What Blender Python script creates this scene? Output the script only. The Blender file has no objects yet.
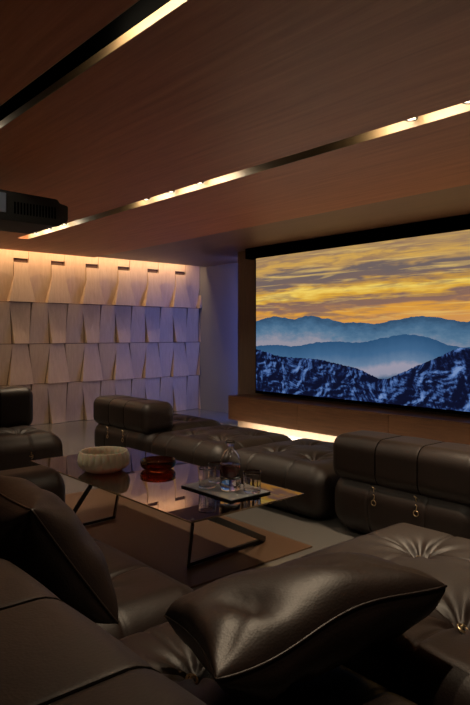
import bpy, bmesh, math, random
from mathutils import Vector, Matrix
random.seed(7)
scene = bpy.context.scene
C = scene.collection

# ---------------------------------------------------------------- camera
cd = bpy.data.cameras.new('camera'); cam = bpy.data.objects.new('camera', cd); C.objects.link(cam)
cam.location = (0, 0, 1.27)
cam.rotation_euler = (math.radians(90), 0, math.radians(-41.07))
cd.sensor_fit = 'VERTICAL'; cd.sensor_height = 36; cd.sensor_width = 24
cd.lens = 615 / 705 * 36
cd.shift_y = -18.0 / 705
cd.clip_start = 0.02
scene.camera = cam

# ---------------------------------------------------------------- world, exposure
w = bpy.data.worlds.new('world'); scene.world = w; w.use_nodes = True
w.node_tree.nodes['Background'].inputs[0].default_value = (1.0, 0.72, 0.5, 1)
w.node_tree.nodes['Background'].inputs[1].default_value = 0.004
scene.view_settings.view_transform = 'Standard'
scene.view_settings.look = 'None'
scene.view_settings.exposure = 0
scene.view_settings.gamma = 1
scene.view_settings.use_curve_mapping = False

def light(name, kind, loc, energy, color, rot=(0, 0, 0), **kw):
    l = bpy.data.lights.new(name, kind); l.energy = energy; l.color = color
    for k, v in kw.items(): setattr(l, k, v)
    o = bpy.data.objects.new(name, l); o.location = loc; o.rotation_euler = rot; C.objects.link(o)
    return o

YP = 8.37        # panelled wall
XG = 6.45        # grey end wall
XS = 5.62        # screen wall
ZC = 2.40        # ceiling
WARM = (1.0, 0.70, 0.38)
# cove strip above the panelled wall
light('cove_light', 'AREA', (2.2, YP - 0.20, 2.50), 60, WARM, (0, 0, 0), shape='RECTANGLE', size=8.0, size_y=0.05)
# strip under the floating bench
light('bench_light', 'AREA', (5.36, 3.6, 0.138), 300, (1.0, 0.86, 0.64), (0, 0, 0), shape='RECTANGLE', size=0.04, size_y=5.2)
# blue strip on the back of the screen wall's end
light('blue_strip_light', 'AREA', (6.12, 6.74, 1.25), 16, (0.16, 0.25, 1.0), (math.radians(90), 0, math.radians(5)), shape='RECTANGLE', size=0.04, size_y=2.1)
# downlights in the ceiling slots: (x, y)
SPOTS = [(2.885, y) for y in (1.2, 1.54, 1.87, 3.73, 4.11, 4.48, 6.05, 6.42, 6.8)] + [(1.2, y) for y in (0.85, 1.2, 1.55, 3.75, 4.1, 4.5)]
for (x, y) in SPOTS:
    light('downlight_beam', 'SPOT', (x, y, ZC + 0.022), (62 if y < 2.5 else 36) if x > 2 else 34, (1.0, 0.77, 0.52), (0, 0, 0), spot_size=math.radians(70), spot_blend=0.7, shadow_soft_size=0.02)

# glowing strips washing the far side of each lit stretch of slot
for x in (2.825, 1.135):
    for a, b in ((0.95, 2.1), (3.4 if x > 2 else 3.6, 4.65), (5.95, 7.08)):
        light('slot_light', 'AREA', (x, (a + b) / 2, ZC + 0.05), 6.5 * (b - a), (1.0, 0.84, 0.60), (0, math.radians(-68), 0), shape='RECTANGLE', size=0.015, size_y=b - a)

# ---------------------------------------------------------------- materials
def mat(name, base=(0.5, 0.5, 0.5), rough=0.5, metal=0.0, **kw):
    m = bpy.data.materials.new(name); m.use_nodes = True
    b = m.node_tree.nodes['Principled BSDF']
    b.inputs['Base Color'].default_value = (*base, 1)
    b.inputs['Roughness'].default_value = rough
    b.inputs['Metallic'].default_value = metal
    for k, v in kw.items(): b.inputs[k].default_value = v
    return m

def nd(nt, t, **kw):
    n = nt.nodes.new(t)
    for k, v in kw.items(): setattr(n, k, v)
    return n

def ramp(nt, stops, fac, interp='LINEAR'):
    r = nd(nt, 'ShaderNodeValToRGB'); r.color_ramp.interpolation = interp
    e = r.color_ramp.elements
    e[0].position, e[0].color = stops[0][0], (*stops[0][1], 1)
    e[1].position, e[1].color = stops[-1][0], (*stops[-1][1], 1)
    for p, c in stops[1:-1]:
        x = e.new(p); x.color = (*c, 1)
    nt.links.new(fac, r.inputs[0])
    return r.outputs[0]

def wood(name, c1, c2, scale=(1, 1, 1), rough=0.45, fine=1.0):
    m = mat(name, c1, rough); nt = m.node_tree; b = nt.nodes['Principled BSDF']
    tc = nd(nt, 'ShaderNodeTexCoord'); mp = nd(nt, 'ShaderNodeMapping')
    nt.links.new(tc.outputs['Object'], mp.inputs[0]); mp.inputs['Scale'].default_value = scale
    n1 = nd(nt, 'ShaderNodeTexNoise'); n1.inputs['Scale'].default_value = 5; n1.inputs['Detail'].default_value = 8; n1.inputs['Roughness'].default_value = 0.7
    n1.inputs['Distortion'].default_value = 0.4
    nt.links.new(mp.outputs[0], n1.inputs['Vector'])
    col = ramp(nt, [(0.3, c2), (0.5, tuple((a + d) / 2 for a, d in zip(c1, c2))), (0.7, c1)], n1.outputs['Fac'])
    nt.links.new(col, b.inputs['Base Color'])
    bp = nd(nt, 'ShaderNodeBump'); bp.inputs['Strength'].default_value = 0.12 * fine; bp.inputs['Distance'].default_value = 0.002
    nt.links.new(n1.outputs['Fac'], bp.inputs['Height']); nt.links.new(bp.outputs[0], b.inputs['Normal'])
    return m

def leather(name, c, rough=0.4):
    m = mat(name, c, rough); nt = m.node_tree; b = nt.nodes['Principled BSDF']
    b.inputs['Specular IOR Level'].default_value = 0.6
    tc = nd(nt, 'ShaderNodeTexCoord')
    v = nd(nt, 'ShaderNodeTexVoronoi'); v.inputs['Scale'].default_value = 170
    n = nd(nt, 'ShaderNodeTexNoise'); n.inputs['Scale'].default_value = 7; n.inputs['Detail'].default_value = 4
    nt.links.new(tc.outputs['Object'], v.inputs['Vector']); nt.links.new(tc.outputs['Object'], n.inputs['Vector'])
    col = ramp(nt, [(0.3, tuple(x * 0.8 for x in c)), (0.7, tuple(x * 1.2 for x in c))], n.outputs['Fac'])
    nt.links.new(col, b.inputs['Base Color'])
    b1 = nd(nt, 'ShaderNodeBump'); b1.inputs['Strength'].default_value = 0.25; b1.inputs['Distance'].default_value = 0.0012
    b2 = nd(nt, 'ShaderNodeBump'); b2.inputs['Strength'].default_value = 0.3; b2.inputs['Distance'].default_value = 0.012
    nt.links.new(n.outputs['Fac'], b2.inputs['Height'])
    nt.links.new(v.outputs['Distance'], b1.inputs['Height']); nt.links.new(b2.outputs[0], b1.inputs['Normal'])
    nt.links.new(b1.outputs[0], b.inputs['Normal'])
    return m

M = {}
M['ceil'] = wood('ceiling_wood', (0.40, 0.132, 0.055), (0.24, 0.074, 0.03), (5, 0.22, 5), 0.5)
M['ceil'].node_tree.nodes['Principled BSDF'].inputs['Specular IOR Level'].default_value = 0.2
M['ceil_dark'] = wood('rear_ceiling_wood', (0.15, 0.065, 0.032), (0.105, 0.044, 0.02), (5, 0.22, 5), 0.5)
M['slot'] = wood('slot_lining_wood', (0.30, 0.20, 0.10), (0.20, 0.13, 0.07), (5, 0.3, 5), 0.5)
M['oak'] = wood('pale_oak', (0.58, 0.41, 0.285), (0.47, 0.325, 0.22), (8, 8, 0.8), 0.55)
M['walnut'] = wood('walnut', (0.15, 0.068, 0.03), (0.075, 0.03, 0.013), (6, 0.5, 6), 0.4)
M['pier'] = wood('pier_wood', (0.13, 0.085, 0.055), (0.09, 0.058, 0.037), (7, 7, 0.5), 0.55)
M['backing'] = mat('cladding_backing', (0.04, 0.012, 0.006), 0.8)
M['notch'] = mat('notch_brown', (0.07, 0.032, 0.018), 0.7)
M['grey'] = mat('grey_plaster', (0.19, 0.18, 0.18), 0.7)
M['floor'] = mat('polished_stone', (0.15, 0.14, 0.13), 0.2)
M['leather'] = leather('dark_brown_leather', (0.014, 0.0063, 0.0042), 0.50)
M['leather_black'] = leather('near_black_leather', (0.018, 0.012, 0.009), 0.42)
M['seam'] = mat('leather_seam', (0.003, 0.002, 0.0015), 0.95, 0.0, **{'Specular IOR Level': 0.05})
M['brass'] = mat('antique_brass', (0.62, 0.47, 0.28), 0.28, 1.0)
M['steel'] = mat('black_steel', (0.012, 0.011, 0.011), 0.3, 0.6)
M['bronze'] = mat('bronze_edge', (0.55, 0.40, 0.26), 0.25, 1.0)
M['black'] = mat('black_plastic', (0.002, 0.002, 0.002), 0.6)
M['black_fabric'] = mat('black_screen_housing', (0.0012, 0.0012, 0.0012), 0.95, 0.0, **{'Specular IOR Level': 0.0})
M['lensgrey'] = mat('projector_port_panel', (0.10, 0.12, 0.17), 0.3)
M['glass'] = mat('clear_glass', (1.0, 1.0, 1.0), 0.0, 0.0, **{'Transmission Weight': 1.0, 'IOR': 1.47})
M['wine'] = mat('dark_red_wine', (0.06, 0.004, 0.004), 0.05)
M['amber'] = mat('red_amber_glass', (0.72, 0.22, 0.08), 0.02, 0.0, **{'Transmission Weight': 1.0, 'IOR': 1.5})
M['frost'] = mat('frosted_ivory_glass', (0.50, 0.49, 0.38), 0.35, 0.0, **{'Transmission Weight': 0.15, 'Subsurface Weight': 0.3})
M['slate'] = mat('grey_tray_surface', (0.28, 0.29, 0.30), 0.3)
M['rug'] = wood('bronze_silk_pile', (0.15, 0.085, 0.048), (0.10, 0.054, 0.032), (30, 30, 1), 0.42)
M['led'] = mat('lamp_glow', (1, 0.9, 0.75), 0.5, 0.0, **{'Emission Color': (1.0, 0.86, 0.64, 1), 'Emission Strength': 5.0})

def smoked():
    m = bpy.data.materials.new('smoked_bronze_glass'); m.use_nodes = True; nt = m.node_tree
    nt.nodes.clear()
    out = nd(nt, 'ShaderNodeOutputMaterial'); tr = nd(nt, 'ShaderNodeBsdfTransparent'); gl = nd(nt, 'ShaderNodeBsdfGlossy')
    tr.inputs[0].default_value = (0.27, 0.16, 0.10, 1)
    gl.inputs['Color'].default_value = (0.85, 0.8, 0.78, 1); gl.inputs['Roughness'].default_value = 0.008
    mx = nd(nt, 'ShaderNodeMixShader'); fr = nd(nt, 'ShaderNodeLayerWeight'); fr.inputs['Blend'].default_value = 0.5
    mr = nd(nt, 'ShaderNodeMapRange'); mr.inputs['To Min'].default_value = 0.16; mr.inputs['To Max'].default_value = 1.0
    nt.links.new(fr.outputs['Fresnel'], mr.inputs['Value']); nt.links.new(mr.outputs[0], mx.inputs[0])
    nt.links.new(tr.outputs[0], mx.inputs[1]); nt.links.new(gl.outputs[0], mx.inputs[2]); nt.links.new(mx.outputs[0], out.inputs[0])
    return m
M['smoked'] = smoked()

# ---------------------------------------------------------------- mesh helpers
def obj(name, bm, m, parent=None, smooth=False, loc=None):
    me = bpy.data.meshes.new(name)
    bmesh.ops.recalc_face_normals(bm, faces=bm.faces)
    if smooth:
        for f in bm.faces: f.smooth = True
    bm.to_mesh(me); bm.free()
    me.materials.append(m)
    o = bpy.data.objects.new(name, me); C.objects.link(o)
    if parent: o.parent = parent
    if loc: o.location = loc
    return o

def bx(bm, x0, x1, y0, y1, z0, z1, bevel=0.0):
    vs = [bm.verts.new((x, y, z)) for x in (x0, x1) for y in (y0, y1) for z in (z0, z1)]
    idx = [(0, 1, 3, 2), (4, 6, 7, 5), (0, 4, 5, 1), (2, 3, 7, 6), (0, 2, 6, 4), (1, 5, 7, 3)]
    fs = [bm.faces.new([vs[i] for i in f]) for f in idx]
    if bevel:
        es = list({e for f in fs for e in f.edges})
        bmesh.ops.bevel(bm, geom=es, offset=bevel, segments=2, affect='EDGES')
    return vs

def box(name, m, parent, *a, bevel=0.0):
    bm = bmesh.new(); bx(bm, *a, bevel=bevel); return obj(name, bm, m, parent)

def bar(bm, p, q, wd, ht):
    p, q = Vector(p), Vector(q); d = (q - p).normalized()
    s = d.cross(Vector((0, 0, 1)))
    if s.length < 1e-3: s = Vector((1, 0, 0))
    s.normalize(); u = s.cross(d)
    vs = [bm.verts.new(c + s * a * wd / 2 + u * b * ht / 2) for c in (p, q) for a in (-1, 1) for b in (-1, 1)]
    for f in [(0, 1, 3, 2), (4, 6, 7, 5), (0, 4, 5, 1), (2, 3, 7, 6), (0, 2, 6, 4), (1, 5, 7, 3)]:
        bm.faces.new([vs[i] for i in f])

def tube(bm, pts, r, n=8, closed=False):
    pts = [Vector(p) for p in pts]; rings = []
    N = len(pts)
    prev = None
    for i, p in enumerate(pts):
        a = pts[(i - 1) % N] if (closed or i > 0) else p
        b = pts[(i + 1) % N] if (closed or i < N - 1) else p
        d = (b - a).normalized()
        s = prev - d * prev.dot(d) if prev is not None else d.orthogonal()
        s.normalize(); prev = s; t = d.cross(s)
        rings.append([bm.verts.new(p + s * math.cos(k * 2 * math.pi / n) * r + t * math.sin(k * 2 * math.pi / n) * r) for k in range(n)])
    for i in range(N if closed else N - 1):
        A, B = rings[i], rings[(i + 1) % N]
        for k in range(n): bm.faces.new((A[k], A[(k + 1) % n], B[(k + 1) % n], B[k]))
    if not closed:
        bm.faces.new(rings[0][::-1]); bm.faces.new(rings[-1])

def lathe(bm, prof, n=40, rib=None):
    rings = []
    for (r, z) in prof:
        if r < 1e-5: rings.append([bm.verts.new((0, 0, z))]); continue
        ring = []
        for k in range(n):
            a = 2 * math.pi * k / n; rr = r * (rib(a, z) if rib else 1)
            ring.append(bm.verts.new((rr * math.cos(a), rr * math.sin(a), z)))
        rings.append(ring)
    for A, B in zip(rings, rings[1:]):
        if len(A) == 1 and len(B) == 1: continue
        for k in range(n):
            k2 = (k + 1) % n
            if len(A) == 1: bm.faces.new((A[0], B[k], B[k2]))
            elif len(B) == 1: bm.faces.new((A[k], A[k2], B[0]))
            else: bm.faces.new((A[k], A[k2], B[k2], B[k]))

def lattice(nx, ny, nz):
    """surface lattice of a box: param verts in -1..1 and quads"""
    ids = {}; vs = []; fs = []
    def v(i, j, k):
        if (i, j, k) not in ids:
            ids[(i, j, k)] = len(vs); vs.append((2 * i / nx - 1, 2 * j / ny - 1, 2 * k / nz - 1))
        return ids[(i, j, k)]
    for i in range(nx):
        for j in range(ny):
            for k in (0, nz): fs.append((v(i, j, k), v(i + 1, j, k), v(i + 1, j + 1, k), v(i, j + 1, k)))
    for i in range(nx):
        for k in range(nz):
            for j in (0, ny): fs.append((v(i, j, k), v(i + 1, j, k), v(i + 1, j, k + 1), v(i, j, k + 1)))
    for j in range(ny):
        for k in range(nz):
            for i in (0, nx): fs.append((v(i, j, k), v(i, j + 1, k), v(i, j + 1, k + 1), v(i, j, k + 1)))
    return vs, fs

def soft(size, r, n, disp=None, power=1.0):
    """rounded box; disp(pos, normal) -> offset vector"""
    hx, hy, hz = size[0] / 2, size[1] / 2, size[2] / 2
    vs, fs = lattice(*n)
    bm = bmesh.new(); out = []
    rx, ry, rz = (r, r, r) if not isinstance(r, tuple) else r
    for (a, b, c) in vs:
        def q(t, h, rr):
            p = t * h; inn = max(-(h - rr), min(h - rr, p)); return p, inn
        px, ix = q(a, hx, rx); py, iy = q(b, hy, ry); pz, iz = q(c, hz, rz)
        d = Vector(((px - ix) / rx, (py - iy) / ry, (pz - iz) / rz))
        l = d.length
        d = d / l if l > 1e-9 else Vector((0, 0, 1))
        p = Vector((ix + d.x * rx, iy + d.y * ry, iz + d.z * rz))
        if disp: p = p + disp(p, d)
        out.append(bm.verts.new(p))
    for f in fs: bm.faces.new([out[i] for i in f])
    return bm

def thing(name, label, cat, loc=(0, 0, 0), rotz=0, group=None):
    o = bpy.data.objects.new(name, None); C.objects.link(o); o.empty_display_size = 0.1
    o.location = loc; o.rotation_euler = (0, 0, rotz); o['label'] = label; o['category'] = cat
    if group: o['group'] = group
    return o
def tag(o, label, cat, group=None):
    o['label'] = label; o['category'] = cat
    if group: o['group'] = group
    return o
def struct(name, bm, m, smooth=False):
    o = obj(name, bm, m, None, smooth); o['kind'] = 'structure'; return o
def dup(root, loc, rotz, label, group=None):
    r = root.copy(); C.objects.link(r); r.location = loc; r.rotation_euler = (0, 0, rotz); r['label'] = label
    if group: r['group'] = group
    for ch in list(root.children):
        c = ch.copy(); C.objects.link(c); c.parent = r
        for g in list(ch.children):
            d = g.copy(); C.objects.link(d); d.parent = c
    return r

# ---------------------------------------------------------------- room shell
bm = bmesh.new(); bx(bm, -1.6, XG, -2.2, YP, -0.06, 0); struct('floor', bm, M['floor'])

# panelled wall: backing + tiles
bm = bmesh.new(); bx(bm, -1.6, XG + 0.15, YP, YP + 0.12, 0, 2.62)
wl = struct('wall_panelled', bm, M['backing'])
bm = bmesh.new(); nb = bmesh.new()
P = 0.54
rows = [(1.716, 2.262), (1.14, 1.716), (0.575, 1.14), (0.0, 0.575)]
def tile(bm, pts):
    """pts: list of (x, z, out) polygon front, counter-clockwise; sides go back to the wall"""
    f = [bm.verts.new((x, YP - o, z)) for x, z, o in pts]
    b = [bm.verts.new((x, YP, z)) for x, z, o in pts]
    n = len(pts)
    # front split into a fan so that twisted tiles stay clean
    c = bm.verts.new((sum(p[0] for p in pts) / n, YP - sum(p[2] for p in pts) / n, sum(p[1] for p in pts) / n))
    for i in range(n):
        bm.faces.new((f[i], f[(i + 1) % n], c)); bm.faces.new((f[i], b[i], b[(i + 1) % n], f[(i + 1) % n]))
k = -9
while True:
    cx = 6.045 + k * P
    if cx - 0.2 > XG: break
    if cx > -1.3:
        for r, (z0, z1) in enumerate(rows):
            g = 0.004
            def cl(x): return min(x, XG - 0.005)
            if r == 0:
                wN, wB = 0.105, 0.185; zm = z0 + 0.30; zq = z0 + 0.36
                tile(bm, [(cx - wB, z0 + g, .115), (cl(cx + wB), z0 + g, .105), (cx + wN + .012, zm, .075), (cx + wN, zq, .07), (cx + wN, z1, .055), (cx - wN, z1, .06), (cx - wN, zq, .075), (cx - wN - .012, zm, .08)])
                # recess above the neck and the piece that carries on up into the cove
                bx(nb, cx - wN + .004, cx + wN - .004, YP - 0.02, YP, z1, z1 + 0.06)
                tile(bm, [(cx - wN, z1 + 0.06, .045), (cx + wN, z1 + 0.06, .04), (cx + wN, 2.6, .04), (cx - wN, 2.6, .045)])
            else:
                wide = (r == 2)
                if wide: tt, tb, o = 0.115, 0.175, (.03, .01, .095, .07)
                else:    tt, tb, o = 0.150, 0.105, (.012, .03, .09, .075)
                tile(bm, [(cx - tb, z0 + g, o[2]), (cl(cx + tb - .006), z0 + g, o[3]), (cl(cx + tt - .006), z1 - g, o[1]), (cx - tt, z1 - g, o[0])])
            # the in-between tile centred half a period on
            ex = cx + P / 2
            if ex - 0.16 < XG:
                if r == 0:
                    tile(bm, [(ex - 0.10, z0 + g, .002), (cl(ex + 0.10), z0 + g, .006), (cl(ex + .16), z0 + .34, .05), (cl(ex + .163), 2.6, .052), (ex - .163, 2.6, .047), (ex - .16, z0 + .34, .045)])
                else:
                    if r == 2: tt, tb, o = 0.15, 0.085, (.03, .06, .008, .02)
                    else:      tt, tb, o = 0.11, 0.155, (.045, .06, .03, .012)
                    tile(bm, [(ex - tb, z0 + g, o[2]), (cl(ex + tb - .006), z0 + g, o[3]), (cl(ex + tt - .006), z1 - g, o[1]), (ex - tt, z1 - g, o[0])])
    k += 1
cl_ = obj('wall_panel_cladding', bm, M['oak'], wl); cl_['kind'] = 'structure'
nt_ = obj('wall_panel_notches', nb, M['notch'], wl); nt_['kind'] = 'structure'

bm = bmesh.new(); bx(bm, XG, XG + 0.15, 4.0, YP, 0, 2.62); struct('wall_grey_end', bm, M['grey'])
bm = bmesh.new(); bx(bm, XS, XS + 0.16, -2.2, 6.39, 0, 2.62); struct('wall_screen', bm, M['pier'])

# ceiling: three planes of wood parted by slots; a darker field in front of the screen wall
YE = YP - 0.215
bm = bmesh.new()
T = ZC + 0.14
S1a, S1b, S2a, S2b, XE = 1.12, 1.25, 2.81, 2.94, 4.37
YS = 7.1
for x0, x1 in ((-1.6, S1a), (S1b, S2a), (S2b, XE)):
    bx(bm, x0, x1, -2.2, YE, ZC, T)
for x0, x1 in ((S1a, S1b), (S2a, S2b)):
    bx(bm, x0, x1, YS, YE, ZC, T)
ce = struct('ceiling', bm, M['ceil'])
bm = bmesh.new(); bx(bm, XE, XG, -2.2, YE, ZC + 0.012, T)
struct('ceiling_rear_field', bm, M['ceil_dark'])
bm = bmesh.new(); bx(bm, -1.6, XG + 0.15, -2.2, YP + 0.12, T, T + 0.08)
struct('ceiling_slab', bm, M['slot'])
# slot linings: lit boxes of pale wood, black stretches between
for n_, (x0, x1) in enumerate(((S1a, S1b), (S2a, S2b))):
    bl = bmesh.new(); wd = bmesh.new()
    for xa in (x0, x1 - .004):
        zl = ZC + (.04 if n_ == 0 else .07)
        bx(wd, xa, xa + 0.004, -2.2, YS, ZC + .001, zl); bx(bl, xa, xa + 0.004, -2.2, YS, zl + .001, T - .007)
    bx(bl, x0, x1, -2.2, YS, T - 0.006, T)
    o = struct('trim_%d' % (2 * n_ + 1), bl, M['black_fabric']); o2 = struct('trim_%d' % (2 * n_ + 2), wd, M['slot'])

# downlights
dl = thing('downlight', 'small round recessed spotlight in a ceiling slot', 'ceiling light', (0, 0, 0))
bm = bmesh.new(); lathe(bm, [(0.0, 0.0), (0.034, 0.0), (0.034, -0.108), (0.028, -0.108), (0.026, -0.09), (0.0, -0.09)], 20)
obj('lamp_housing', bm, M['steel'], dl, True)
bm = bmesh.new(); lathe(bm, [(0.0, -0.0905), (0.0255, -0.0905), (0.0255, -0.104), (0.0, -0.104)], 20)
obj('lamp_lens', bm, M['led'], dl)
names = {(1, 0): 'right bright stretch of the screen-side slot', (1, 1): 'middle bright stretch of the screen-side slot', (1, 2): 'stretch of the screen-side slot beside the projector', (0, 0): 'near bright stretch of the upper left slot', (0, 1): 'far bright stretch of the upper left slot'}
for i, (x, y) in enumerate(SPOTS):
    s = 1 if x > 2 else 0; gi = 0 if y < 2.5 else (1 if y < 5 else 2)
    lab = 'round spotlight in the ' + names[(s, gi)] + ', ' + ('nearest of three', 'middle of three', 'farthest of three')[i % 3]
    if i == 0: dl.location = (x, y, T - 0.006); dl['label'] = lab; dl['group'] = 'ceiling slot spotlights'
    else: dup(dl, (x, y, T - 0.006), 0, lab, 'ceiling slot spotlights')

# ---------------------------------------------------------------- bench, screen
be = thing('floating_bench', 'long floating walnut bench ledge under the big screen with glowing underside', 'bench', (5.30, 6.22, 0.145))
bm = bmesh.new()
ys = [6.28, 5.02, 3.76, 2.5, 1.24, -0.02, -1.3]
for a, b in zip(ys, ys[1:]):
    bx(bm, 0.018, XS - 5.302, b - 6.28, a - 6.28, 0, 0.314)
obj('carcass', bm, M['walnut'], be)
for a, b in zip(ys, ys[1:]):
    box('front_panel', M['walnut'], be, 0, 0.018, b - 6.28 + .002, a - 6.28 - .002, 0.0, 0.30, bevel=0.001)
box('top_board', M['walnut'], be, 0, XS - 5.302, -7.58, 0, 0.302, 0.316, bevel=0.001)

# screen picture
XF = 5.56
def px2yz(px, py):
    t = (px - 235) / 615; d = XF / (0.6570 + 0.7539 * t)
    return d * (0.7539 - 0.6570 * t), 1.27 - (py - 334.5) * d / 615
YL, YR, ZB, ZT = 5.955, 1.9, 0.53, 2.275
def screen_material():
    m = bpy.data.materials.new('mountain_sunset_picture'); m.use_nodes = True; nt = m.node_tree; nt.nodes.clear()
    L = nt.links.new
    out = nd(nt, 'ShaderNodeOutputMaterial'); em = nd(nt, 'ShaderNodeEmission'); L(em.outputs[0], out.inputs[0])
    em.inputs[1].default_value = 0.92
    tc = nd(nt, 'ShaderNodeTexCoord'); sp = nd(nt, 'ShaderNodeSeparateXYZ'); L(tc.outputs['Object'], sp.inputs[0])
    Y, Z = sp.outputs[1], sp.outputs[2]
    def math_(op, a, b=None, c=None):
        n = nd(nt, 'ShaderNodeMath', operation=op)
        for i, x in enumerate((a, b, c)):
            if x is None: continue
            if isinstance(x, (int, float)): n.inputs[i].default_value = x
            else: L(x, n.inputs[i])
        return n.outputs[0]
    def noise(scale, vs, detail=5, rough=0.6, off=0, dist=0):
        mp = nd(nt, 'ShaderNodeMapping'); mp.inputs['Scale'].default_value = vs; mp.inputs['Location'].default_value = (0, off, off)
        L(tc.outputs['Object'], mp.inputs[0])
        n = nd(nt, 'ShaderNodeTexNoise'); n.inputs['Scale'].default_value = scale; n.inputs['Detail'].default_value = detail
        n.inputs['Roughness'].default_value = rough; n.inputs['Distortion'].default_value = dist
        L(mp.outputs[0], n.inputs['Vector']); return n.outputs['Fac']
    U = math_('DIVIDE', math_('SUBTRACT', YL, Y), YL - YR)       # 0 at left end
    def curve(pts):
        c = nd(nt, 'ShaderNodeFloatCurve'); cv = c.mapping.curves[0]
        q = []
        for px, py in pts:
            y, z = px2yz(px, py); q.append(((YL - y) / (YL - YR), (z - ZB) / (ZT - ZB)))
        q.append((1.0, q[-1][1] + 0.03))
        q[0] = (0.0, q[0][1])
        cv.points[0].location = q[0]; cv.points[-1].location = q[-1]
        for p in q[1:-1]: cv.points.new(*p)
        c.mapping.update(); L(U, c.inputs['Value']); return math_('ADD', math_('MULTIPLY', c.outputs[0], ZT - ZB), ZB)
    def mix(fac, a, b):
        n = nd(nt, 'ShaderNodeMix', data_type='RGBA'); L(fac, n.inputs[0])
        for s, x in ((6, a), (7, b)):
            if isinstance(x, tuple): n.inputs[s].default_value = (*x, 1)
            else: L(x, n.inputs[s])
        return n.outputs[2]
    def srgb(r, g, b):
        return tuple(((v / 255) / 12.92 if v / 255 < .04045 else ((v / 255 + .055) / 1.055) ** 2.4) for v in (r, g, b))
    V = math_('DIVIDE', math_('SUBTRACT', Z, ZB), ZT - ZB)
    # sky: bands warped by stretched noise
    nz = noise(1.0, (1, 0.9, 3.2), 4, 0.55, 3.1, 0.3)
    nf = noise(1.0, (1, 1.7, 26), 7, 0.6, 9.0, 0.6)
    tilt = math_('MULTIPLY', U, 0.035)
    Vw = math_('ADD', math_('ADD', V, math_('MULTIPLY', math_('SUBTRACT', nz, 0.5), 0.20)), math_('ADD', math_('MULTIPLY', math_('SUBTRACT', nf, 0.5), 0.13), math_('MULTIPLY', tilt, -1)))
    sky = ramp(nt, [(0.50, srgb(212, 150, 84)), (0.555, srgb(226, 160, 62)), (0.59, srgb(150, 112, 92)), (0.625, srgb(136, 104, 92)),
                    (0.66, srgb(222, 168, 60)), (0.70, srgb(250, 216, 104)), (0.735, srgb(214, 160, 62)), (0.77, srgb(122, 102, 96)), (0.83, srgb(112, 99, 98)),
                    (0.865, srgb(190, 150, 92)), (0.90, srgb(214, 168, 84)), (0.94, srgb(160, 128, 96)), (1.0, srgb(206, 165, 92))], Vw)
    st = noise(1.0, (1, 1.3, 15), 7, 0.62, 21.0, 0.7)
    st2 = noise(1.0, (1, 1.0, 19), 7, 0.6, 33.0, 0.5)
    mk = ramp(nt, [(0.50, (0, 0, 0)), (0.64, (0.6, 0.6, 0.6))], st)
    mk2 = ramp(nt, [(0.54, (0, 0, 0)), (0.70, (0.7, 0.7, 0.7))], st2)
    sky = mix(mk, sky, srgb(134, 106, 94))
    sky = mix(mk2, sky, srgb(240, 200, 112))
    # far range
    hazen = noise(3.0, (1, 2, 5), 6, 0.65, 4.0)
    h1 = math_('ADD', curve([(256, 321.2), (276, 316.6), (294, 318.9), (308.5, 315.9), (327, 318.9), (348, 322.9), (360, 322.2), (374, 324), (388, 321.2), (399, 319.4), (420, 316.3), (437, 317.7), (449, 319.4), (461, 321.7), (470, 321.7)]),
               math_('MULTIPLY', math_('SUBTRACT', noise(9, (1, 1, 0.01), 5, 0.6), 0.5), 0.05))
    m1 = math_('LESS_THAN', Z, h1)
    depth1 = math_('MULTIPLY', math_('SUBTRACT', h1, Z), 3.4)
    c1 = ramp(nt, [(0.0, srgb(52, 82, 112)), (0.35, srgb(72, 108, 140)), (0.6, srgb(92, 124, 152)), (0.85, srgb(128, 138, 158)), (1.0, srgb(150, 148, 162))],
              math_('ADD', depth1, math_('MULTIPLY', math_('SUBTRACT', hazen, 0.5), 0.9)))
    col = mix(m1, sky, c1)
    # middle range
    h2 = math_('ADD', curve([(256, 346), (276, 345), (297, 346), (313, 343), (337, 341.6), (360, 342.5), (383, 338), (407, 334.6), (430, 338), (449, 345), (470, 347.5)]),
               math_('MULTIPLY', math_('SUBTRACT', noise(14, (1, 1, 0.01), 4, 0.6, 5), 0.5), 0.035))
    m2 = math_('LESS_THAN', Z, h2)
    depth2 = math_('MULTIPLY', math_('SUBTRACT', h2, Z), 2.3)
    c2 = ramp(nt, [(0.0, srgb(44, 82, 120)), (0.35, srgb(66, 104, 142)), (0.6, srgb(104, 130, 160)), (0.72, srgb(158, 154, 172)), (0.9, srgb(150, 150, 170)), (1.0, srgb(84, 108, 138))],
              math_('ADD', depth2, math_('MULTIPLY', math_('SUBTRACT', noise(5, (1, 2.2, 3), 6, 0.7, 8.0), 0.5), 0.16)))
    col = mix(m2, col, c2)
    # near snowy range
    h3 = math_('ADD', curve([(256, 349), (266, 352), (278, 355.7), (297, 358), (318, 359.6), (339, 364), (351, 367), (360, 369.5), (372, 375.6), (382, 379), (397.5, 374.4), (416, 366), (437, 358), (451, 351), (461, 348), (470, 348)]),
               math_('MULTIPLY', math_('SUBTRACT', noise(22, (1, 1, 0.01), 5, 0.7, 2), 0.5), 0.05))
    m3 = math_('LESS_THAN', Z, h3)
    va = noise(3.2, (1, 1, 1.35), 9, 0.62, 1.0, 0.5); vb = noise(3.2, (1, 1, 1.35), 9, 0.62, 1.028, 0.5)
    fine = noise(26, (1, 1, 1), 5, 0.7, 6.0, 0.5)
    relief = math_('ADD', math_('MULTIPLY', math_('SUBTRACT', va, vb), 3.8), 0.45)
    snow = math_('ADD', math_('ADD', relief, math_('MULTIPLY', math_('SUBTRACT', fine, 0.5), 0.35)), math_('MULTIPLY', math_('SUBTRACT', va, 0.5), -0.5))
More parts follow.
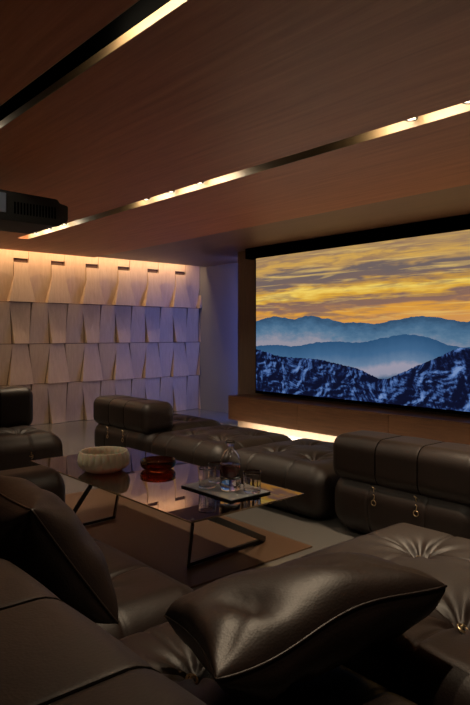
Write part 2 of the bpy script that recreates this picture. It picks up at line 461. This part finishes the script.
    c3 = ramp(nt, [(0.36, srgb(14, 18, 42)), (0.50, srgb(24, 36, 76)), (0.58, srgb(48, 74, 124)), (0.70, srgb(74, 106, 164)), (0.95, srgb(118, 146, 196))], snow)
    col = mix(m3, col, c3)
    L(col, em.inputs[0])
    return m
sc_ = thing('projection_screen', 'very wide lit screen showing an orange sunset over blue snowy mountains', 'screen', (0, 0, 0))
box('screen_surface', screen_material(), sc_, XF, XF + 0.01, YR, YL, ZB, ZT)
bm = bmesh.new()
bx(bm, XF - 0.004, XS, YR - .02, YL + .012, ZB - 0.035, ZB)
bx(bm, XF + .0, XS, YL, YL + .012, ZB, ZT); bx(bm, XF, XS, YR - .02, YR, ZB, ZT)
bx(bm, XF + 0.012, XS, YR, YL, ZB, ZT)
obj('screen_frame', bm, M['black_fabric'], sc_)
bx_ = bmesh.new(); bx(bx_, 5.49, XS, YR - .1, 6.09, ZT + .003, ZC + .012)
obj('screen_housing', bx_, M['black_fabric'], sc_)

# ---------------------------------------------------------------- projector
pj = thing('projector', 'black box projector hanging from the wooden ceiling', 'projector', (1.5, 4.1, 2.035))
prof = [(-0.35, 0.0), (0.40, 0.0), (0.425, 0.008), (0.485, 0.04), (0.49, 0.05), (0.49, 0.15), (0.475, 0.155), (0.425, 0.16), (0.415, 0.185), (0.40, 0.19), (-0.02, 0.20), (-0.03, 0.195), (-0.35, 0.195)]
bm = bmesh.new()
a = [bm.verts.new((x, 0, z)) for x, z in prof]; b = [bm.verts.new((x, 0.46, z)) for x, z in prof]
bm.faces.new(a); bm.faces.new(b[::-1])
for i in range(len(prof)): bm.faces.new((a[i], a[(i + 1) % len(prof)], b[(i + 1) % len(prof)], b[i]))
bmesh.ops.bevel(bm, geom=[e for e in bm.edges], offset=0.004, segments=2, affect='EDGES')
obj('housing', bm, M['black'], pj)
box('port_panel', M['lensgrey'], pj, -0.2, 0.045, -0.006, 0.0, 0.05, 0.18, bevel=0.002)
bm = bmesh.new()
for i in range(14): bx(bm, 0.10 + i * .022, 0.11 + i * .022, -0.002, 0.0, 0.05, 0.13)
obj('vent_grille', bm, M['black_fabric'], pj)
bm = bmesh.new(); lathe(bm, [(0, 0), (.06, 0), (.06, .03), (.045, .04), (.04, .02), (0, .02)], 28)
for v in bm.verts: v.co = Vector((0.49 + v.co.z, 0.23 + v.co.x, 0.10 + v.co.y))
obj('lens', bm, M['steel'], pj, True)
bm = bmesh.new(); tube(bm, [(-0.2, .23, .19), (-0.2, .23, ZC - 2.035)], .022, 14); bx(bm, -.28, -.12, .15, .31, ZC - 2.035 - .012, ZC - 2.035)
obj('ceiling_mount', bm, M['steel'], pj)

# ---------------------------------------------------------------- sofas
def seat_disp(S, H, depth=0.075, cr=0.013):
    c = S / 5.65
    def g(t, wd): return math.exp(-abs(t) / wd)
    def f(p, n):
        top = max(0.0, n.z) ** 1.2
        hor = Vector((n.x, n.y, 0))
        off = Vector((0, 0, 0))
        # gentle dome and bulging sides
        off += Vector((0, 0, 1)) * top * 0.03 * math.cos(p.x / S * math.pi) * math.cos(p.y / S * math.pi)
        if n.z > -0.9:
            off += hor * 0.012 * math.cos(p.z / H * math.pi) * (1 if n.z < .95 else 0)
        # creases
        e = 0.0
        for s in (-1, 1):
            e += g(p.x - s * c * 1.08, 0.007)
            e += g(p.y - s * c * 1.08, 0.007)
        e = min(e, 1.3)
        off -= n * cr * e * (0.75 if n.z > 0.5 else 0.8)
        # tufts
        if top > 0:
            for sx in (-1, 1):
                for sy in (-1, 1):
                    dx, dy = p.x - sx * c * 1.08, p.y - sy * c * 1.08
                    r = math.hypot(dx, dy); th = math.atan2(dy, dx)
                    fold = 1 + 0.22 * math.cos(9 * th + sx) * min(1, r / 0.04)
                    off.z -= top * depth * math.exp(-(r / 0.085) ** 1.15) * fold
        return off
    return f

def make_seat(S, H, r, n=120):
    return soft((S, S, H), r, (n, n, 30), seat_disp(S, H))

def back_disp(L, c):
    def f(p, n):
        off = Vector((0, 0, 0)); rad = Vector((n.x, 0, n.z))
        e = sum(math.exp(-abs(p.y - s * c) / 0.005) for s in (-1, 1)) + 0.5 * sum(math.exp(-((abs(p.y) - (L / 2 - 0.045)) / 0.006) ** 2) for s in (1,))
        off -= rad * 0.003 * min(e, 1)
        off += rad * 0.004 * abs(math.cos(p.y / (2 * c) * math.pi)) ** 0.7
        return off
    return f

def ring(bm, c, r, t, n=16):
    tube(bm, [(c[0], c[1] + r * math.cos(a * 2 * math.pi / n), c[2] + r * math.sin(a * 2 * math.pi / n)) for a in range(n)], t, 6, True)

def button(bm, x, y, z):
    # brass loop and knot sitting in a tuft
    n = 14
    tube(bm, [(x + 0.014 * math.cos(a * 2 * math.pi / n), y + 0.014 * math.sin(a * 2 * math.pi / n), z + 0.006 * math.sin(a * 2 * math.pi / n)) for a in range(n)], 0.0035, 6, True)
    tube(bm, [(x - 0.010, y, z), (x + 0.004, y + .002, z + 0.008), (x + 0.012, y - .003, z + .002)], 0.004, 6)

SEAT = 0.39
seat_cache = {}
def seat_mesh(parent, S, r=0.14):
    if r not in seat_cache:
        o = obj('seat_cushion', make_seat(S, SEAT, r), M['leather'], parent, True); seat_cache[r] = o.data
    else:
        o = bpy.data.objects.new('seat_cushion', seat_cache[r]); C.objects.link(o); o.parent = parent
    o.location = (0, 0, SEAT / 2)
    return o
def add_buttons(parent, S):
    c = S / 5.65 * 1.08
    for sx in (-1, 1):
        for sy in (-1, 1):
            b_ = bmesh.new(); button(b_, 0, 0, 0); o = obj('tuft_button', b_, M['brass'], parent, True); o.location = (sx * c, sy * c, SEAT - 0.036)

S = 1.03
# ottoman prototype (no backrest)
ot = thing('ottoman', '', 'ottoman', (0, 0, 0)); seat_mesh(ot, S, 0.095); add_buttons(ot, S)
ot['label'] = 'large tufted dark brown leather ottoman nearest the camera with two brass buttons showing'
ot.location = (1.928, 1.14, 0); ot.scale = (1.03, 1.01, 1.10)
G = 'tufted leather ottomans'
ot['group'] = G
YF = 3.09 + S / 2
o2 = thing('ottoman', 'tufted dark brown leather ottoman beside the long backrest near the screen', 'ottoman', (YF - .03, 3.21, 0), 0, G)
seat_mesh(o2, S); add_buttons(o2, S); o2.scale = (.94, 1.0, .96)
dup(o2, (YF - .03, 4.27, 0), 0, 'tufted dark brown leather ottoman next to the far sofa module with a backrest', G)

def make_sofa(label, loc, rot, high, gname=None, cy=0.0, sx=1.0, front_clasps=False):
    t = thing('sofa_module', label, 'sofa', loc, rot, gname)
    so = seat_mesh(t, S, 0.095 if sx > 1 else 0.14); add_buttons(t, S); so.scale = (sx, 1, 1)
    L, D = 1.02, 0.36
    zt = 0.75 if high else 0.625
    zb = 0.36 if high else 0.335
    Hh = zt - zb
    o = obj('backrest', soft((D, L, Hh), (0.085, 0.07, 0.085), (22, 170, 20), back_disp(L, L / 6 if high else L / 7)), M['leather_black'] if False else M['leather'], t, True)
    o.location = (-S * sx / 2 + D / 2, cy, zb + Hh / 2)
    cc = L / 6 if high else L / 7
    for q_ in (-1, 1):
        sb = bmesh.new(); pts = []
        for (ax, az, a0) in ((1, 1, 0), (-1, 1, 90), (-1, -1, 180), (1, -1, 270)):
            for k_ in range(7):
                a = math.radians(a0 + k_ * 15)
                pts.append((ax * (D / 2 - .085) + .0825 * math.cos(a), q_ * cc, az * (Hh / 2 - .085) + .0825 * math.sin(a)))
        tube(sb, pts, .0045, 6, True); obj('seam', sb, M['seam'], o, True)
    LS = L / 6 if high else L / 7
    for s in (-1, 1):
        b_ = bmesh.new(); ring(b_, (0, 0, 0), 0.016, 0.003); bm2 = b_
        tube(bm2, [(0, 0, .016), (0.012, 0, .04), (-.002, 0, .05)], .0035, 6)
        q = obj('clasp', b_, M['brass'], t, True); q.location = (-S * sx / 2 - 0.012, s * LS, 0.25)
        b_ = bmesh.new(); tube(b_, [(-.004, -.012, 0), (-.012, 0, .010), (-.004, .012, .012)], .004, 6); tube(b_, [(-.008, 0, .01), (-.002, 0, -.02)], .003, 6)
        q = obj('clasp_hook', b_, M['brass'], t, True); q.location = (-S * sx / 2 - 0.006, s * LS, 0.335)
    if front_clasps:
        for s in (-1, 1):
            b_ = bmesh.new(); ring(b_, (0, 0, 0), 0.018, 0.0035); tube(b_, [(0, -.02, .01), (0.01, 0, .0), (0, .02, .012)], .004, 6); tube(b_, [(0, 0, .016), (0.01, 0, .035), (-.004, 0, .045)], .004, 6)
            q = obj('clasp', b_, M['brass'], t, True); q.location = (S / 2 + 0.008, s * .18, 0.215)
    return t
# front row facing the screen
make_sofa('dark leather sofa module seen from behind at right, blocking the foot of the screen', (YF, 2.11, 0), 0, False)
make_sofa('dark leather sofa module seen from behind at the far end by the panelled wall', (YF, 5.33, 0), 0, False)
make_sofa('dark leather sofa module continuing right of the backrest before the screen', (YF, 1.045, 0), 0, False)
# sofa at left beyond the coffee table, facing the camera side
make_sofa('dark leather sofa module at far left, with a brass clasp on its front', (1.98, 5.68, 0), math.radians(-90), True, front_clasps=True)
# camera-side sofa
make_sofa('dark leather sofa module in the foreground whose broad backrest fills the lower left corner', (0.79, 1.11, 0), 0, True, cy=-.11, sx=1.10)
make_sofa('dark leather sofa module between the foreground backrest and the coffee table', (0.79, 2.19, 0), 0, True, sx=1.10)

# ---------------------------------------------------------------- pillows
def pillow(label, c, u, v, sw, sh, th, name='throw_pillow', seed=0, twist=0.0):
    rnd = random.Random(seed)
    u = Vector(u).normalized(); v = Vector(v); v = (v - u * v.dot(u)).normalized(); n = u.cross(v)
    c = Vector(c); bm = bmesh.new(); N = 34
    ph = [rnd.uniform(0, 6.28) for _ in range(8)]
    def P(a, b, side):
        ea, eb = 1 - a * a, 1 - b * b
        x = a * (1 - 0.07 * eb ** 1.0) ; y = b * (1 - 0.09 * ea)
        h = (max(ea, 0) ** (0.30 if twist else 0.36)) * (max(eb, 0) ** 0.36)
        wr = 0.05 * math.sin(7 * a + ph[0] + 3 * b) * (1 - h) + 0.04 * math.sin(5 * b * a * 2 + ph[1]) + 0.05 * math.sin(9 * (a + b) + ph[2]) * (1 - h)
        # pinched creases running in from the corners
        for k_, (sa, sb) in enumerate(((1, 1), (1, -1), (-1, 1), (-1, -1))):
            dd = abs((a - sa) * sb - (b - sb) * sa) ; rr = math.hypot(a - sa, b - sb)
            wr -= 0.22 * math.exp(-(dd / 0.09) ** 2) * math.exp(-(rr / 0.55) ** 2)
        if twist:
            for (da, db, dw, dd_) in ((0.2, -0.25, 0.16, 0.30), (-0.55, -0.45, 0.14, 0.32), (-0.1, 0.5, 0.3, 0.12)):
                wr -= dd_ * math.exp(-(((a - da) + 0.35 * (b - db)) / dw) ** 2 - ((b - db) / 0.5) ** 2)
        h = max(0, h * (1 + wr))
        if twist: return c + u * x * sw / 2 + v * y * sh / 2 + n * (side * h * th / 2 * (1.0 if side > 0 else 1.22) + 0.016 * math.sin(3.6 * a + 0.8) * (1 - b) / 2) + Vector((0, 0, twist * (1 - a) * (1 + b) / 4))
        return c + u * x * sw / 2 + v * y * sh / 2 + n * side * h * th / 2 + Vector((0, 0, twist * (1 - a) * (1 + b) / 4))
    grid = {}
    for side in (1, -1):
        for i in range(N + 1):
            for j in range(N + 1):
                a = math.sin((2 * i / N - 1) * math.pi / 2); b = math.sin((2 * j / N - 1) * math.pi / 2)
                edge = i in (0, N) or j in (0, N)
                key = (i, j, 0 if edge else side)
                if key not in grid: grid[key] = bm.verts.new(P(a, b, side) - c)
    for side in (1, -1):
        for i in range(N):
            for j in range(N):
                def kk(i, j): return grid[(i, j, 0 if (i in (0, N) or j in (0, N)) else side)]
                bm.faces.new((kk(i, j), kk(i + 1, j), kk(i + 1, j + 1), kk(i, j + 1)))
    t = thing(name, label, 'pillow', c)
    obj('pillow_cover', bm, M['leather'], t, True)
    pts = []
    for k_ in range(4):
        for i in range(24):
            s = -1 + 2 * i / 24
            a, b = ((s, -1), (1, s), (-s, 1), (-1, -s))[k_]
            pts.append(P(a * 1.004, b * 1.004, 1) - c if False else P(a, b, 1) - c)
    bm = bmesh.new(); tube(bm, pts, 0.0035, 6, True); obj('piping', bm, M['leather'], t, True)
    return t
pillow('plump dark leather throw pillow lying in the foreground on the tufted ottoman', (1.185, 1.10, 0.525), (0.568, -0.16, 0.09), (0.2, 0.6, -0.24), 0.64, 0.42, 0.245, seed=3, twist=0.11)
pillow('black leather throw pillow propped upright behind the foreground backrest', (0.80, 1.86, 0.62), (0.06, 0.99, -0.02), (-0.21, 0.11, 0.32), 0.60, 0.44, 0.26, seed=5)
bo = thing('arm_bolster', 'black leather bolster standing between the upright pillow and the coffee table', 'bolster', (0.90, 2.57, 0.412))
o = obj('bolster_cover', soft((0.60, 0.26, 0.28), (.06, .09, .09), (40, 18, 18)), M['leather'], bo, True); o.location = (0, 0, 0.14)

# ---------------------------------------------------------------- coffee table
TX0, TX1, TY0, TY1, TZ = 1.69, 2.45, 2.245, 4.05, 0.416
ct = thing('coffee_table', 'low rectangular coffee table with reflective smoked glass top on angled black legs', 'coffee table', (TX0, TY0, 0))
w_, l_ = TX1 - TX0, TY1 - TY0
box('glass_top', M['smoked'], ct, 0.004, w_ - .004, 0.004, l_ - .004, TZ - 0.002, TZ)
bm = bmesh.new()
for a in ((0, w_, 0, .004), (0, w_, l_ - .004, l_), (0, .004, .004, l_ - .004), (w_ - .004, w_, .004, l_ - .004)):
    bx(bm, *a, TZ - .008, TZ + .0006)
obj('metal_edge', bm, M['bronze'], ct)
for s in (0, 1):
    def Yy(y): return y - TY0 if s == 0 else TY1 - y
    def X_(x): return x - TX0 if s == 0 else TX1 - x
    if s == 0: t1, f1, t2, f2 = (1.715, 2.265), (2.0, 2.68), (1.83, 2.32), (2.60, 2.71)
    else:      t1, f1, t2, f2 = (1.715, 2.265), (2.0, 2.58), (1.86, 2.30), (2.38, 2.60)
    zf = .023
    bm = bmesh.new(); bar(bm, (X_(t1[0]), Yy(t1[1]), TZ - .012), (X_(f1[0]), Yy(f1[1]), zf), 0.014, 0.034); obj('leg', bm, M['steel'], ct)
    bm = bmesh.new(); bar(bm, (X_(t2[0]), Yy(t2[1]), TZ - .012), (X_(f2[0]), Yy(f2[1]), zf), 0.014, 0.03); obj('leg', bm, M['steel'], ct)
    bm = bmesh.new(); bar(bm, (X_(f1[0]), Yy(f1[1]), zf), (X_(f2[0]), Yy(f2[1]), zf), 0.02, 0.018); obj('floor_bar', bm, M['steel'], ct)
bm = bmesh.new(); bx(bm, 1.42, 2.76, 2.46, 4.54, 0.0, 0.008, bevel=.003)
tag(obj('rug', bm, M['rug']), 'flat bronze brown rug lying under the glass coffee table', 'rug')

# tray, decanter, tumblers, bowls
Z0 = TZ + .001
tr = thing('tray', 'thin grey rectangular tray with black edge on the glass coffee table', 'tray', (2.035, 2.365, Z0))
box('tray_base', M['steel'], tr, 0, .28, 0, .43, 0, .008, bevel=.001)
box('tray_surface', M['slate'], tr, .006, .274, .006, .424, .008, .0095)
ZT_ = Z0 + .0105
bm = bmesh.new()
lathe(bm, [(0, .0), (.044, .0), (.047, .004), (.047, .10), (.049, .108), (.0475, .108), (.0455, .10), (.0455, .014), (.042, .010), (0, .010)], 36, rib=lambda a, z: 1 + .028 * math.cos(12 * a) if .01 < z < .1 else 1)
tb = tag(obj('tumbler', bm, M['glass'], None, True), 'clear glass tumbler on the tray, nearest the bowls and in front of its pair', 'glass', 'clear tumblers on the tray')
tb.location = (2.115, 2.66, ZT_)
for (x, y, l) in ((2.225, 2.715, 'clear glass tumbler half hidden behind the left tumbler and the decanter'), (2.235, 2.425, 'clear glass tumbler standing alone to the right of the decanter')):
    c = tb.copy(); C.objects.link(c); c.location = (x, y, ZT_); c['label'] = l
dc = thing('decanter', 'round-shouldered clear glass decanter half filled with dark red wine', 'decanter', (2.18, 2.54, ZT_))
bm = bmesh.new()
outp = [(0, 0), (.050, 0), (.056, .006), (.058, .03), (.058, .14), (.056, .160), (.047, .185), (.031, .207), (.020, .218), (.0165, .228), (.018, .238), (.027, .250), (.029, .258), (.026, .264)]
inn = [(.022, .262), (.019, .250), (.0135, .236), (.0135, .226), (.018, .215), (.028, .204), (.043, .184), (.0515, .160), (.0535, .14), (.0535, .075), (.045, .062), (0, .058)]
lathe(bm, outp + inn, 40); obj('glass_body', bm, M['glass'], dc, True)
bm = bmesh.new(); lathe(bm, [(0, .0585), (.0445, .0625), (.0528, .0755), (.0528, .135), (0, .135)], 40); obj('wine', bm, M['wine'], dc, True)

bm = bmesh.new()
rib = lambda a, z: 1 + .05 * abs(math.cos(11 * a)) ** 0.7 * (1 if z > .012 else 0)
lathe(bm, [(0, .0), (.095, .0), (.125, .012), (.148, .035), (.155, .06), (.152, .09), (.142, .122), (.140, .126), (.134, .125), (.138, .09), (.142, .06), (.134, .035), (.11, .02), (0, .016)], 220, rib=rib)
rb = tag(obj('ribbed_bowl', bm, M['frost'], None, True), 'large ivory ribbed glass bowl on the coffee table', 'bowl'); rb.location = (1.915, 3.45, Z0)
bm = bmesh.new()
lathe(bm, [(0, 0), (.070, 0), (.098, .010), (.112, .024), (.108, .030), (.114, .038), (.110, .046), (.113, .056), (.110, .060), (.105, .057), (.102, .030), (.092, .016), (0, .010)], 48)
ab = tag(obj('shallow_bowl', bm, M['amber'], None, True), 'small shallow red amber glass bowl on the coffee table', 'bowl'); ab.location = (2.20, 3.27, Z0)
